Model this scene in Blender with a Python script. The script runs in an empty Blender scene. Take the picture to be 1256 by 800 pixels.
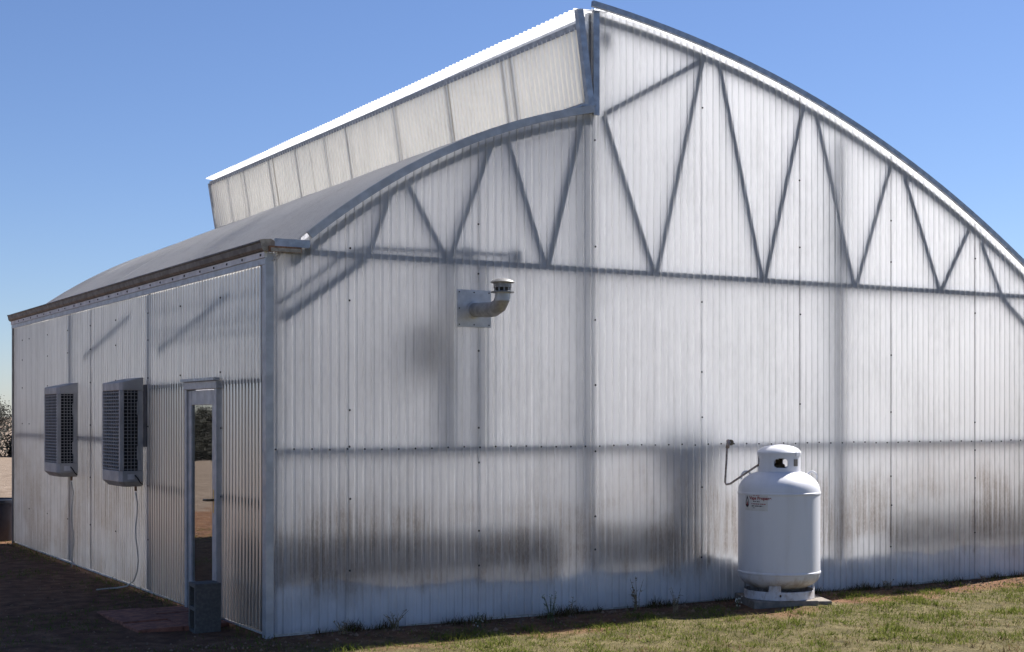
import bpy, bmesh, math, random
import numpy as np
from mathutils import Vector, Matrix, noise
random.seed(7); rng = np.random.default_rng(7)
S = bpy.context.scene
COL = S.collection
PI = math.pi

# ------------------------------------------------------------------ camera, sky, sun, exposure
cam = bpy.data.cameras.new('camera'); camo = bpy.data.objects.new('camera', cam); COL.objects.link(camo)
cam.sensor_width = 36.0; cam.lens = 36.0 * 1757 / 1256
cam.shift_y = 110 / 1256
cam.clip_end = 5000
camo.location = (-3.83, -10.11, 1.65)
camo.rotation_euler = (PI / 2, 0, -math.atan2(.506, .8625))
S.camera = camo

SUN_EL, SUN_PHI = math.radians(48), math.radians(10)     # sun: to the right and slightly behind the gable
sun_dir = Vector((math.cos(SUN_EL) * math.cos(SUN_PHI), math.cos(SUN_EL) * math.sin(SUN_PHI), math.sin(SUN_EL)))
W = bpy.data.worlds.new('World'); S.world = W; W.use_nodes = True
wn = W.node_tree.nodes; wl = W.node_tree.links; wn.clear()
wo = wn.new('ShaderNodeOutputWorld'); wb = wn.new('ShaderNodeBackground'); sk = wn.new('ShaderNodeTexSky')
sk.sky_type = 'NISHITA'; sk.sun_disc = False; sk.sun_elevation = SUN_EL
sk.sun_rotation = math.atan2(sun_dir.x, sun_dir.y); sk.altitude = 300
sk.air_density = 1.0; sk.dust_density = 0.2; sk.ozone_density = 3.5
wb.inputs[1].default_value = 0.050
tint = wn.new('ShaderNodeMix'); tint.data_type = 'RGBA'; tint.blend_type = 'MULTIPLY'; tint.inputs[0].default_value = 1
tint.inputs[7].default_value = (.84, .885, 1.08, 1)                # the camera's cool white balance for a clear winter sky
wl.new(sk.outputs[0], tint.inputs[6]); wl.new(tint.outputs[2], wb.inputs[0]); wl.new(wb.outputs[0], wo.inputs[0])
sl = bpy.data.lights.new('sun', 'SUN'); so = bpy.data.objects.new('sun', sl); COL.objects.link(so)
sl.energy = 5.0; sl.angle = math.radians(.5); sl.color = (1, .965, .91)
so.rotation_euler = sun_dir.to_track_quat('Z', 'Y').to_euler(); so.location = (30, 6, 30)
S.view_settings.view_transform = 'Standard'; S.view_settings.look = 'None'
S.view_settings.exposure = 1.15; S.view_settings.gamma = 1
S.render.engine = 'CYCLES'
cy = S.cycles
cy.max_bounces = 12; cy.diffuse_bounces = 7; cy.glossy_bounces = 4; cy.transmission_bounces = 8; cy.transparent_max_bounces = 12
cy.use_denoising = True; cy.caustics_reflective = False; cy.caustics_refractive = False; cy.sample_clamp_indirect = 6

# ------------------------------------------------------------------ helpers
def tag(o, label=None, cat=None, group=None, kind=None):
    if label: o['label'] = label
    if cat: o['category'] = cat
    if group: o['group'] = group
    if kind: o['kind'] = kind
    return o
def empty(name, loc=(0, 0, 0), rz=0):
    o = bpy.data.objects.new(name, None); COL.objects.link(o); o.location = loc; o.rotation_euler = (0, 0, rz)
    o.empty_display_size = .1
    return o
def link(name, me, mat, parent=None, smooth=False):
    if mat and not me.materials: me.materials.append(mat)
    if smooth:
        me.polygons.foreach_set('use_smooth', [True] * len(me.polygons))
    o = bpy.data.objects.new(name, me); COL.objects.link(o)
    if parent: o.parent = parent
    return o
def copy_tree(o, parent=None):
    c = o.copy(); COL.objects.link(c); c.parent = parent
    for ch in list(o.children): copy_tree(ch, c)
    return c
class MB:
    def __init__(s): s.v = []; s.f = []
    def add(s, v, f):
        n = len(s.v); s.v += [tuple(p) for p in v]; s.f += [tuple(i + n for i in q) for q in f]; return s
    def box(s, a, b):
        (x0, y0, z0), (x1, y1, z1) = a, b
        v = [(x0, y0, z0), (x1, y0, z0), (x1, y1, z0), (x0, y1, z0), (x0, y0, z1), (x1, y0, z1), (x1, y1, z1), (x0, y1, z1)]
        return s.add(v, [(3, 2, 1, 0), (4, 5, 6, 7), (0, 1, 5, 4), (1, 2, 6, 5), (2, 3, 7, 6), (3, 0, 4, 7)])
    def bar(s, p, q, w, d, up=(0, 1, 0)):          # rectangular bar p->q; w across, d along 'up'
        p, q = Vector(p), Vector(q); t = (q - p).normalized(); u = Vector(up); u = (u - t * u.dot(t)).normalized(); r = t.cross(u)
        v = []
        for c in (p, q):
            for a, b in ((-1, -1), (1, -1), (1, 1), (-1, 1)): v.append(c + r * a * w / 2 + u * b * d / 2)
        return s.add(v, [(3, 2, 1, 0), (4, 5, 6, 7), (0, 1, 5, 4), (1, 2, 6, 5), (2, 3, 7, 6), (3, 0, 4, 7)])
    def tube(s, pts, r, n=10, caps=True):
        pts = [Vector(p) for p in pts]; rs = r if isinstance(r, (list, tuple)) else [r] * len(pts)
        rings = []; prev = None
        for i, p in enumerate(pts):
            t = (pts[min(i + 1, len(pts) - 1)] - pts[max(i - 1, 0)]).normalized()
            if prev is None:
                a = Vector((0, 0, 1)) if abs(t.z) < .9 else Vector((1, 0, 0)); u = t.cross(a).normalized()
            else: u = (prev - t * prev.dot(t)).normalized()
            prev = u; w = t.cross(u)
            rings.append([p + (u * math.cos(2 * PI * k / n) + w * math.sin(2 * PI * k / n)) * rs[i] for k in range(n)])
        v = [q for R_ in rings for q in R_]; f = []
        for i in range(len(pts) - 1):
            for k in range(n):
                f.append((i * n + k, i * n + (k + 1) % n, (i + 1) * n + (k + 1) % n, (i + 1) * n + k))
        if caps: f += [tuple(range(n))[::-1], tuple((len(pts) - 1) * n + k for k in range(n))]
        return s.add(v, f)
    def lathe(s, prof, c=(0, 0, 0), n=48):
        v = []; f = []
        for r, z in prof:
            for k in range(n): v.append((c[0] + r * math.cos(2 * PI * k / n), c[1] + r * math.sin(2 * PI * k / n), c[2] + z))
        for i in range(len(prof) - 1):
            for k in range(n): f.append((i * n + k, i * n + (k + 1) % n, (i + 1) * n + (k + 1) % n, (i + 1) * n + k))
        return s.add(v, f)
    def build(s, name, mat, parent=None, smooth=False, bevel=0, autosm=None):
        me = bpy.data.meshes.new(name); me.from_pydata(s.v, [], s.f); me.update()
        o = link(name, me, mat, parent, smooth)
        if autosm is not None:
            bm = bmesh.new(); bm.from_mesh(me)
            for e in bm.edges:
                e.smooth = len(e.link_faces) == 2 and e.calc_face_angle(0) < autosm
            for fc in bm.faces: fc.smooth = True
            bm.to_mesh(me); bm.free()
        if bevel:
            m = o.modifiers.new('bevel', 'BEVEL'); m.width = bevel; m.segments = 2; m.limit_method = 'ANGLE'
        return o

# ------------------------------------------------------------------ materials
def newmat(name):
    m = bpy.data.materials.new(name); m.use_nodes = True; nt = m.node_tree; nt.nodes.clear()
    out = nt.nodes.new('ShaderNodeOutputMaterial'); return m, nt, out
def N(nt, t, **kw):
    n = nt.nodes.new(t)
    for k, v in kw.items(): setattr(n, k, v)
    return n
def ramp(nt, src, stops):
    r = N(nt, 'ShaderNodeValToRGB'); e = r.color_ramp.elements
    while len(e) < len(stops): e.new(.5)
    for i, (p, c) in enumerate(stops):
        e[i].position = p; e[i].color = (*c, 1) if len(c) == 3 else c
    nt.links.new(src, r.inputs[0]); return r.outputs[0]
def mixc(nt, f, a, b, mode='MIX'):
    m = N(nt, 'ShaderNodeMix', data_type='RGBA', blend_type=mode)
    for s, v in ((m.inputs[0], f), (m.inputs[6], a), (m.inputs[7], b)):
        if hasattr(v, 'is_linked') or isinstance(v, bpy.types.NodeSocket): nt.links.new(v, s)
        elif isinstance(v, (int, float)): s.default_value = v
        else: s.default_value = (*v, 1)
    return m.outputs[2]
def fmath(nt, op, a, b=0.0, clamp=False):
    m = N(nt, 'ShaderNodeMath', operation=op, use_clamp=clamp)
    for s, v in ((m.inputs[0], a), (m.inputs[1], b)):
        if isinstance(v, bpy.types.NodeSocket): nt.links.new(v, s)
        else: s.default_value = v
    return m.outputs[0]
def mrange(nt, v, a, b, c=0.0, d=1.0):
    m = N(nt, 'ShaderNodeMapRange', interpolation_type='SMOOTHSTEP'); nt.links.new(v, m.inputs[0])
    for i, q in enumerate((a, b, c, d)): m.inputs[1 + i].default_value = q
    return m.outputs[0]
def pnoise(nt, scale, detail=4, rough=.55, sc=1.0):
    g = N(nt, 'ShaderNodeNewGeometry'); mp = N(nt, 'ShaderNodeMapping'); mp.inputs['Scale'].default_value = scale
    nt.links.new(g.outputs['Position'], mp.inputs[0])
    n = N(nt, 'ShaderNodeTexNoise'); n.inputs['Scale'].default_value = sc; n.inputs['Detail'].default_value = detail; n.inputs['Roughness'].default_value = rough
    nt.links.new(mp.outputs[0], n.inputs['Vector']); return n.outputs[0]
def principled(name, col, rough=.5, metal=0, spec=.5, var=.12, nscale=8, bump=0, bscale=60, col2=None, lo=.4, hi=.65):
    m, nt, out = newmat(name); p = N(nt, 'ShaderNodeBsdfPrincipled')
    n = pnoise(nt, (nscale,) * 3, 5)
    c2 = col2 or tuple(c * (1 - 2.2 * var) for c in col)
    c = ramp(nt, n, [(lo, c2), (hi, col)])
    nt.links.new(c, p.inputs['Base Color']); p.inputs['Metallic'].default_value = metal
    r = mrange(nt, pnoise(nt, (nscale * 2.3,) * 3, 3), .3, .7, max(0, rough - .1), min(1, rough + .12)); nt.links.new(r, p.inputs['Roughness'])
    p.inputs['Specular IOR Level'].default_value = spec
    if bump:
        b = N(nt, 'ShaderNodeBump'); b.inputs['Strength'].default_value = bump; b.inputs['Distance'].default_value = .01
        nt.links.new(pnoise(nt, (bscale,) * 3, 6), b.inputs['Height']); nt.links.new(b.outputs[0], p.inputs['Normal'])
    nt.links.new(p.outputs[0], out.inputs[0]); return m
def poly(name, refl, trans, fac, tint=(1, 1, 1), dirt=None, gloss=.035, axis=None, groove=.5):
    """weathered corrugated polycarbonate: diffuse + translucent + a weak gloss, with grime"""
    m, nt, out = newmat(name)
    g = N(nt, 'ShaderNodeNewGeometry'); sep = N(nt, 'ShaderNodeSeparateXYZ'); nt.links.new(g.outputs['Position'], sep.inputs[0])
    streak = pnoise(nt, (17, 17, .55), 5, .6)
    cloud = pnoise(nt, (1.1, 1.1, .8), 5, .6)
    fine = pnoise(nt, (45, 45, 9), 3, .6)
    v = fmath(nt, 'ADD', mrange(nt, streak, .34, .58, .93, 1.0), mrange(nt, cloud, .3, .7, -.06, .06))
    v = fmath(nt, 'ADD', v, mrange(nt, fine, .32, .68, -.05, .03), True)
    tcol = mixc(nt, v, tuple(c * .0 for c in tint), tuple(trans * c for c in tint))
    dcol = mixc(nt, v, tuple(refl * .55 * c for c in (1, .97, .92)), (refl, refl, refl * 1.01))
    if dirt:
        for (z0, z1, z2, z3, nsc, strength, c) in dirt:       # grime band between heights, broken by noise
            zz = fmath(nt, 'ADD', sep.outputs[2], mrange(nt, pnoise(nt, (nsc, nsc, nsc * .35), 6, .65), .25, .75, -.22, .22))
            k = fmath(nt, 'MULTIPLY', mrange(nt, zz, z0, z1), mrange(nt, zz, z2, z3, 1, 0))
            k = fmath(nt, 'MULTIPLY', k, mrange(nt, pnoise(nt, (34, 34, 1.1), 5, .7), .34, .60, .12, 1))
            k = fmath(nt, 'MULTIPLY', k, mrange(nt, pnoise(nt, (70, 70, 30), 4, .7), .3, .6, .55, 1))
            k = fmath(nt, 'MULTIPLY', k, mrange(nt, pnoise(nt, (.8, .8, 1.5), 3, .6), .36, .58, .25, 1))
            k = fmath(nt, 'MULTIPLY', k, strength)
            tcol = mixc(nt, k, tcol, c); dcol = mixc(nt, fmath(nt, 'MULTIPLY', k, .7), dcol, tuple(q * .8 for q in c))
    if axis is not None:                                      # dirt caught along one flank of every rib, broken by noise
        fr_ = fmath(nt, 'FRACT', fmath(nt, 'DIVIDE', sep.outputs[axis], .0725))
        k = fmath(nt, 'MULTIPLY', mrange(nt, fr_, .44, .50), mrange(nt, fr_, .55, .62, 1, 0))
        k = fmath(nt, 'MULTIPLY', k, mrange(nt, pnoise(nt, (13.8, 13.8, .5), 5, .7), .35, .65, .15, 1))
        k = fmath(nt, 'MULTIPLY', k, groove)
        tcol = mixc(nt, k, tcol, (.25, .24, .25)); dcol = mixc(nt, k, dcol, (.25, .235, .22))
    d = N(nt, 'ShaderNodeBsdfDiffuse'); t = N(nt, 'ShaderNodeBsdfTranslucent'); mx = N(nt, 'ShaderNodeMixShader')
    nt.links.new(dcol, d.inputs[0]); nt.links.new(tcol, t.inputs[0]); mx.inputs[0].default_value = fac
    nt.links.new(d.outputs[0], mx.inputs[1]); nt.links.new(t.outputs[0], mx.inputs[2])
    gl = N(nt, 'ShaderNodeBsdfGlossy'); gl.inputs['Roughness'].default_value = .32
    fr = N(nt, 'ShaderNodeFresnel'); fr.inputs[0].default_value = 1.4
    mx2 = N(nt, 'ShaderNodeMixShader'); nt.links.new(fmath(nt, 'MULTIPLY', fr.outputs[0], gloss * 10), mx2.inputs[0])
    nt.links.new(mx.outputs[0], mx2.inputs[1]); nt.links.new(gl.outputs[0], mx2.inputs[2]); nt.links.new(mx2.outputs[0], out.inputs[0])
    return m

M = {}
BROWN = (.33, .25, .18)
M['gable'] = poly('polycarbonate_gable', .82, .99, .74, (.99, .987, .985), dirt=[(.26, .46, .78, 1.25, 2.3, .72, BROWN), (2.45, 2.80, 2.84, 2.90, 5.0, .16, (.45, .45, .47))], axis=0, groove=.34)
M['side'] = poly('polycarbonate_side', .62, .80, .60, (1, .985, .965), dirt=[(-.4, -.3, .9, 2.0, 1.7, .72, (.36, .285, .205))], gloss=.05, axis=1, groove=.32)
M['side_low'] = poly('polycarbonate_brown_dimmed', .27, .37, .60, (1, .90, .80), gloss=.09, axis=1, groove=.6)  # brown-tinted sheets by the door; the dim interior is put into their colour
M['roof'] = poly('polycarbonate_roof', .5, .99, .84, (.985, .985, 1), gloss=.06)
M['roof_left'] = poly('polycarbonate_roof_weathered', .36, .72, .66, (1, .985, .97), gloss=.03)
M['back'] = poly('polycarbonate_back_bounce', .88, .9, .3)  # unseen back wall, whitened to throw more light onto the gable
M['flap'] = poly('polycarbonate_flap', .6, .9, .62, (1, .95, .84))
M['hood'] = poly('polycarbonate_hood', .7, .97, .7)
M['steel'] = principled('galvanised_steel', (.40, .43, .48), .42, .55, var=.12, nscale=14)
M['alu'] = principled('aluminium_trim', (.46, .47, .49), .45, .3, var=.1, nscale=9)
M['inner'] = principled('inner_frame_steel', (.42, .46, .54), .5, .1)
M['gutter'] = principled('gutter_paint', (.12, .12, .12), .55, .0, var=.15)
M['white'] = principled('white_trim', (.66, .66, .66), .5, var=.12)
M['wood'] = principled('rusty_plank', (.30, .16, .09), .8, var=.25, nscale=25)
M['tan'] = principled('cut_plank_end', (.42, .37, .30), .8, var=.2, nscale=25)
M['screw'] = principled('dark_screw', (.04, .04, .045), .6)
m, nt, out = newmat('tank_white_paint'); p = N(nt, 'ShaderNodeBsdfPrincipled')
g = N(nt, 'ShaderNodeNewGeometry'); sep = N(nt, 'ShaderNodeSeparateXYZ'); nt.links.new(g.outputs['Position'], sep.inputs[0])
c = mixc(nt, mrange(nt, pnoise(nt, (9, 9, 1.2), 5, .6), .42, .75, 0, .5), (.66, .66, .70), (.56, .55, .56))
c = mixc(nt, mrange(nt, pnoise(nt, (38, 38, 38), 3, .6), .70, .76, 0, .6), c, (.35, .27, .20))
low = fmath(nt, 'MULTIPLY', mrange(nt, sep.outputs[2], .10, .40, 1, 0), mrange(nt, pnoise(nt, (14, 14, 8), 5, .65), .42, .68, .08, .75))
c = mixc(nt, low, c, (.27, .19, .13))
nt.links.new(c, p.inputs['Base Color']); nt.links.new(mrange(nt, pnoise(nt, (6, 6, 6), 4), .3, .7, .33, .5), p.inputs['Roughness'])
bp = N(nt, 'ShaderNodeBump'); bp.inputs['Strength'].default_value = .06; bp.inputs['Distance'].default_value = .01
nt.links.new(pnoise(nt, (120, 120, 120), 4), bp.inputs['Height']); nt.links.new(bp.outputs[0], p.inputs['Normal']); nt.links.new(p.outputs[0], out.inputs[0]); M['tank'] = m
M['dark'] = principled('dark_void', (.02, .018, .016), .8)
M['brass'] = principled('brass', (.55, .40, .15), .4, .7)
M['valve'] = principled('valve_brass', (.16, .12, .07), .5, .4)
M['pipe'] = principled('rusty_gas_pipe', (.46, .36, .30), .6, .3, var=.22, nscale=40)
M['plate'] = principled('flue_plate', (.62, .62, .64), .45, .2, var=.1, nscale=12)
M['flue'] = principled('flue_metal', (.40, .39, .385), .5, .4, var=.16, nscale=16)
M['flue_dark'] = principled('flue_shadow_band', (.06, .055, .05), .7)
M['cap'] = principled('flue_cap', (.30, .295, .29), .45, .4, var=.14, nscale=30)
M['concrete'] = principled('concrete', (.25, .215, .18), .9, var=.15, nscale=20, bump=.4)
M['block'] = principled('concrete_block', (.15, .14, .125), .92, var=.14, nscale=45, bump=.6, bscale=150)
M['paver'] = principled('red_paver', (.36, .14, .085), .9, var=.22, nscale=14, bump=.4, bscale=90)
M['cooler'] = principled('cooler_plastic', (.42, .41, .40), .5, var=.1, nscale=6)
M['louvre'] = principled('louvre_plastic', (.31, .305, .30), .55, var=.08)
M['pad'] = principled('cooler_pad', (.018, .018, .02), .9)
M['cord'] = principled('power_cord', (.02, .02, .02), .5)
M['hose'] = principled('pale_hose', (.52, .50, .45), .45)
M['bin'] = principled('bin_plastic', (.028, .032, .045), .4)
M['bench'] = principled('bench_timber', (.36, .25, .17), .85, var=.2)
M['soil'] = principled('pot_soil', (.10, .07, .05), .95)
M['heater'] = principled('heater_steel', (.42, .45, .52), .5, .2)
M['board'] = principled('skirt_board', (.86, .87, .90), .8, var=.1, nscale=7)
M['floor'] = principled('pale_bounce_floor', (.70, .69, .67), .9, var=.15, nscale=20)  # unseen floor, colour raised to bounce more light around the interior
M['sticker'] = principled('sticker', (.62, .61, .60), .45, var=.05, nscale=30)
M['red'] = principled('sticker_red', (.30, .02, .025), .5)
M['ink'] = principled('sticker_ink', (.05, .04, .05), .5)
M['bark'] = principled('bark', (.045, .036, .03), .9, var=.2)
M['leaf'] = principled('tree_leaf', (.018, .019, .010), .8, var=.3, nscale=3)
M['weed_dry'] = principled('dry_weed', (.34, .26, .15), .85, var=.2, nscale=30)
M['weed_green'] = principled('green_weed', (.12, .145, .05), .8, var=.2, nscale=30)
M['clod'] = principled('dirt_clod', (.30, .19, .12), .95, var=.28, nscale=9)
M['petal'] = principled('weed_flower', (.65, .64, .58), .8)

m, nt, out = newmat('door_glass')
gl = N(nt, 'ShaderNodeBsdfGlossy'); gl.inputs['Roughness'].default_value = .012; gl.inputs[0].default_value = (.95, .95, .95, 1)
tr = N(nt, 'ShaderNodeBsdfTransparent'); tr.inputs[0].default_value = (.20, .20, .19, 1); mx = N(nt, 'ShaderNodeMixShader'); mx.inputs[0].default_value = .48
bp = N(nt, 'ShaderNodeBump'); bp.inputs['Strength'].default_value = .04; bp.inputs['Distance'].default_value = .004
nt.links.new(pnoise(nt, (9, 9, 6), 2), bp.inputs['Height']); nt.links.new(bp.outputs[0], gl.inputs['Normal'])
nt.links.new(tr.outputs[0], mx.inputs[1]); nt.links.new(gl.outputs[0], mx.inputs[2]); nt.links.new(mx.outputs[0], out.inputs[0]); M['glass'] = m

# ground: red-brown dirt near the building, dry turf in front, pale stubble field behind
m, nt, out = newmat('ground_earth')
p = N(nt, 'ShaderNodeBsdfPrincipled'); p.inputs['Roughness'].default_value = .95; p.inputs['Specular IOR Level'].default_value = .1
g = N(nt, 'ShaderNodeNewGeometry'); sep = N(nt, 'ShaderNodeSeparateXYZ'); nt.links.new(g.outputs['Position'], sep.inputs[0])
big = pnoise(nt, (.9, .9, .9), 6, .6); med = pnoise(nt, (6, 6, 6), 6, .6); fin = pnoise(nt, (60, 60, 60), 6, .7)
dirt = ramp(nt, med, [(.3, (.10, .052, .032)), (.5, (.20, .105, .062)), (.72, (.29, .17, .10))])
turf = ramp(nt, med, [(.3, (.07, .06, .028)), (.55, (.15, .125, .06)), (.75, (.24, .19, .11))])
near = mrange(nt, fmath(nt, 'ADD', fmath(nt, 'MULTIPLY', sep.outputs[1], -1), mrange(nt, big, .3, .7, -.45, .45)), .45, 1.1)
c = mixc(nt, near, dirt, turf)
stub = ramp(nt, pnoise(nt, (3.5, 1.2, 3), 6, .7), [(.3, (.15, .11, .08)), (.7, (.30, .235, .185))])
far = mrange(nt, fmath(nt, 'ADD', sep.outputs[1], mrange(nt, big, .3, .7, -1.5, 1.5)), 13, 16)
c = mixc(nt, far, c, stub)
c = mixc(nt, mrange(nt, fin, .3, .7, .35, 0), c, (.03, .02, .012))
nt.links.new(c, p.inputs['Base Color'])
b = N(nt, 'ShaderNodeBump'); b.inputs['Strength'].default_value = .7; b.inputs['Distance'].default_value = .03
nt.links.new(fmath(nt, 'ADD', fin, med), b.inputs['Height']); nt.links.new(b.outputs[0], p.inputs['Normal']); nt.links.new(p.outputs[0], out.inputs[0]); M['ground'] = m

def attrmat(name, trans=.3):
    m, nt, out = newmat(name); a = N(nt, 'ShaderNodeAttribute'); a.attribute_name = 'tone'
    d = N(nt, 'ShaderNodeBsdfDiffuse'); t = N(nt, 'ShaderNodeBsdfTranslucent'); mx = N(nt, 'ShaderNodeMixShader'); mx.inputs[0].default_value = trans
    nt.links.new(a.outputs['Color'], d.inputs[0]); nt.links.new(a.outputs['Color'], t.inputs[0])
    nt.links.new(d.outputs[0], mx.inputs[1]); nt.links.new(t.outputs[0], mx.inputs[2]); nt.links.new(mx.outputs[0], out.inputs[0]); return m
M['grass'] = attrmat('grass_blades')

# ------------------------------------------------------------------ ground
def ss(a, b, x):
    t = min(1, max(0, (x - a) / (b - a))); return t * t * (3 - 2 * t)
def gz(x, y):
    d = math.hypot(x - 2, y)
    z = -1.9 * ss(18, 120, d)
    if d < 40:
        k = 1.0
        if -.05 < x < 8.8 and -.02 < y < 9.3: k = 0.0
        nf = ss(0, .5, max(-x, -y, x - 8.7, y - 9.2))
        z += k * ((noise.noise((x * .7, y * .7, 0)) * .035 + noise.noise((x * 2.3, y * 2.3, 4)) * .018) * (.35 + .65 * nf) - .006)
    return z
def axis(lo, hi, c0, c1, fine):
    a = list(np.arange(c0, c1 + 1e-6, fine)); s = fine; q = c1
    while q < hi: s *= 1.28; q += s; a.append(q)
    s = fine; q = c0
    while q > lo: s *= 1.28; q -= s; a.insert(0, q)
    return a
xs = axis(-1500, 1500, -6, 11, .17); ys = axis(-400, 3000, -6.5, 2.2, .17)
mb = MB(); mb.v = [(x, y, gz(x, y)) for y in ys for x in xs]; nx = len(xs)
mb.f = [(j * nx + i, j * nx + i + 1, (j + 1) * nx + i + 1, (j + 1) * nx + i) for j in range(len(ys) - 1) for i in range(nx - 1)]
tag(mb.build('ground', M['ground'], smooth=True), kind='structure')
tag(MB().box((.02, .02, -.05), (8.62, 9.12, .012)).build('greenhouse_floor', M['floor']), kind='structure')

# ------------------------------------------------------------------ greenhouse
WID, LEN, EAVE = 8.64, 9.14, 2.88
PL = [0.01096411, -0.16631028, 0.90454664, 2.76170612]
PR = [-8.78549268e-04, -3.47003047e-02, 1.13664571e-01, 5.10057157]
SPLIT = 2.87
def arcL(x): return np.polyval(PL, x)
def arcR(x): return np.polyval(PR, x)
def roofz(x): return arcL(x) if x < SPLIT else arcR(x)
GH = empty('greenhouse')
tag(GH, 'large greenhouse of corrugated translucent sheets with a curved split roof and open ridge vent', 'greenhouse')

PITCH = .0725
PROF = [(0, 0), (.036, 0), (.042, .010), (.060, .010), (.067, 0)]     # flat, ramp, rib, ramp
def cols(u0, u1):
    out = [(u0, None)]; k = math.floor(u0 / PITCH)
    while k * PITCH < u1:
        for a, h in PROF:
            u = k * PITCH + a
            if u0 + 1e-4 < u < u1 - 1e-4: out.append((u, h))
        k += 1
    out.append((u1, None)); res = []
    for u, h in out:
        if h is None:
            a = u % PITCH; h = 0
            pts = PROF + [(PITCH, 0)]
            for (a0, h0), (a1, h1) in zip(pts, pts[1:]):
                if a0 <= a <= a1: h = h0 + (h1 - h0) * (a - a0) / (a1 - a0); break
        res.append((u, h))
    return res
def sheet(name, u0, u1, bot, top, place, mat, parent, off=0.0, rows=7):
    sd = random.uniform(0, 99)
    """corrugated sheet; place(u, w, h) -> xyz with h the outward relief"""
    cs = cols(u0, u1); mb = MB(); n = len(cs)
    for j in range(rows + 1):
        for u, h in cs:
            b, t = bot(u), top(u); w_ = b + (t - b) * j / rows; mb.v.append(tuple(place(u, w_, h * (1 + .12 * noise.noise((u * 3, w_, sd))) + off + .0035 * abs(noise.noise((u * 1.5, w_ * 1.3, sd))))))
    mb.f = [(j * n + i, j * n + i + 1, (j + 1) * n + i + 1, (j + 1) * n + i) for j in range(rows) for i in range(n - 1)]
    return mb.build(name, mat, parent)
def screws(pts, nrm, parent, r=.011):
    mb = MB(); nrm = Vector(nrm)
    for p in pts: mb.tube([Vector(p), Vector(p) + nrm * .007], [r, r * .7], 6)
    return tag(mb.build('screw_row', M['screw'], parent), kind='stuff')

# --- gable (front) sheets
seams = [0.0, .66, 1.79, 2.918, 4.05, 5.19, 6.35, 7.51, WID]
front = lambda u, w, h: (u, -.004 - h, w)
def gtop(u): return max(2.9, roofz(u) - .03)
for i, (a, b_) in enumerate(zip(seams, seams[1:])):
    sps = [a, b_]
    a2 = a - (.018 if i else -.02)
    if a2 < SPLIT < b_:            # the sheet under the ridge step follows the low roof, then the high one
        o = sheet('wall_panel', a2, SPLIT, lambda u: .012 + .02 * noise.noise((u * 1.7, 0, 0)), lambda u: arcL(u) - .03, front, M['gable'], GH, (i % 2) * .0025)
        sheet('wall_panel', SPLIT, b_, lambda u: .012, lambda u: arcR(u) - .03, front, M['gable'], GH, (i % 2) * .0025)
    else:
        o = sheet('wall_panel', a2, b_, lambda u: .012 + .02 * noise.noise((u * 1.7, 0, 0)), gtop, front, M['gable'], GH, (i % 2) * .0025)
    if i:
        zt = gtop(a + .01) - .25; pts = []
        z = .3 + .25 * random.random()
        while z < zt:
            if random.random() < .8: pts.append((a - .012 + random.uniform(-.006, .006), -.008 - .013, z))
            z += random.choice((.28, .4, .55, .62))
        screws(pts, (0, -1, 0), o, .0095)
mb = []
k = 0
pts = []
while k * PITCH < WID:                                        # screw line along the middle rail
    if k % 2 == 0: pts.append((k * PITCH + .05, -.02, 1.395 + random.uniform(-.006, .006)))
    k += 1
screws(pts, (0, -1, 0), GH, .008)
# --- left side sheets
side = lambda u, w, h: (-.004 - h, u, w)
sseam = [0.02, 1.03]
full = lambda u: 2.80
for i, (a, b_, z0, z1) in enumerate([(.02, 1.035, .0, 1.93), (1.905, 3.08, .0, 1.93), (.02, 1.05, 1.90, 2.8), (1.03, 2.1, 1.90, 2.8), (2.08, 3.08, 1.90, 2.8),
                                     (3.06, 4.2, 0, 2.8), (4.18, 5.2, 0, 2.8), (5.18, 6.2, 0, 2.8), (6.18, 7.2, 0, 2.8), (7.18, 8.2, 0, 2.8), (8.18, LEN, 0, 2.8)]):
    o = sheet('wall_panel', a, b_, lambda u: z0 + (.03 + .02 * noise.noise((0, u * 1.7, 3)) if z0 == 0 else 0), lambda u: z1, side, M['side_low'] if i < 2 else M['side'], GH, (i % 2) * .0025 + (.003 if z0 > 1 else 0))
    screws([(-.019, (b_ if b_ < 9 else 8.6) - .03, z) for z in (.5, 1.0, 1.55, 2.0, 2.35, 2.6) if z0 < z < z1 and random.random() < .8], (-1, 0, 0), o, .010)
# --- back and right walls
for i, (a, b_) in enumerate(zip(seams, seams[1:])):
    if a < SPLIT < b_:
        sheet('wall_panel', a, SPLIT, lambda u: 0, lambda u: arcL(u) - .13, lambda u, w, h: (u, LEN + .004 + h, w), M['back'], GH)
        sheet('wall_panel', SPLIT, b_, lambda u: 0, lambda u: arcR(u) - .19, lambda u, w, h: (u, LEN + .004 + h, w), M['back'], GH)
    else:
        sheet('wall_panel', a, b_, lambda u: 0, lambda u: gtop(u) - .073 * max(0, gtop(u) - 2.9), lambda u, w, h: (u, LEN + .004 + h, w), M['back'], GH, (i % 2) * .0025)
for i in range(8):
    sheet('wall_panel', i * LEN / 8, (i + 1) * LEN / 8, lambda u: 0, lambda u: 2.82, lambda u, w, h: (WID + .004 + h, u, w), M['side'], GH)
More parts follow.
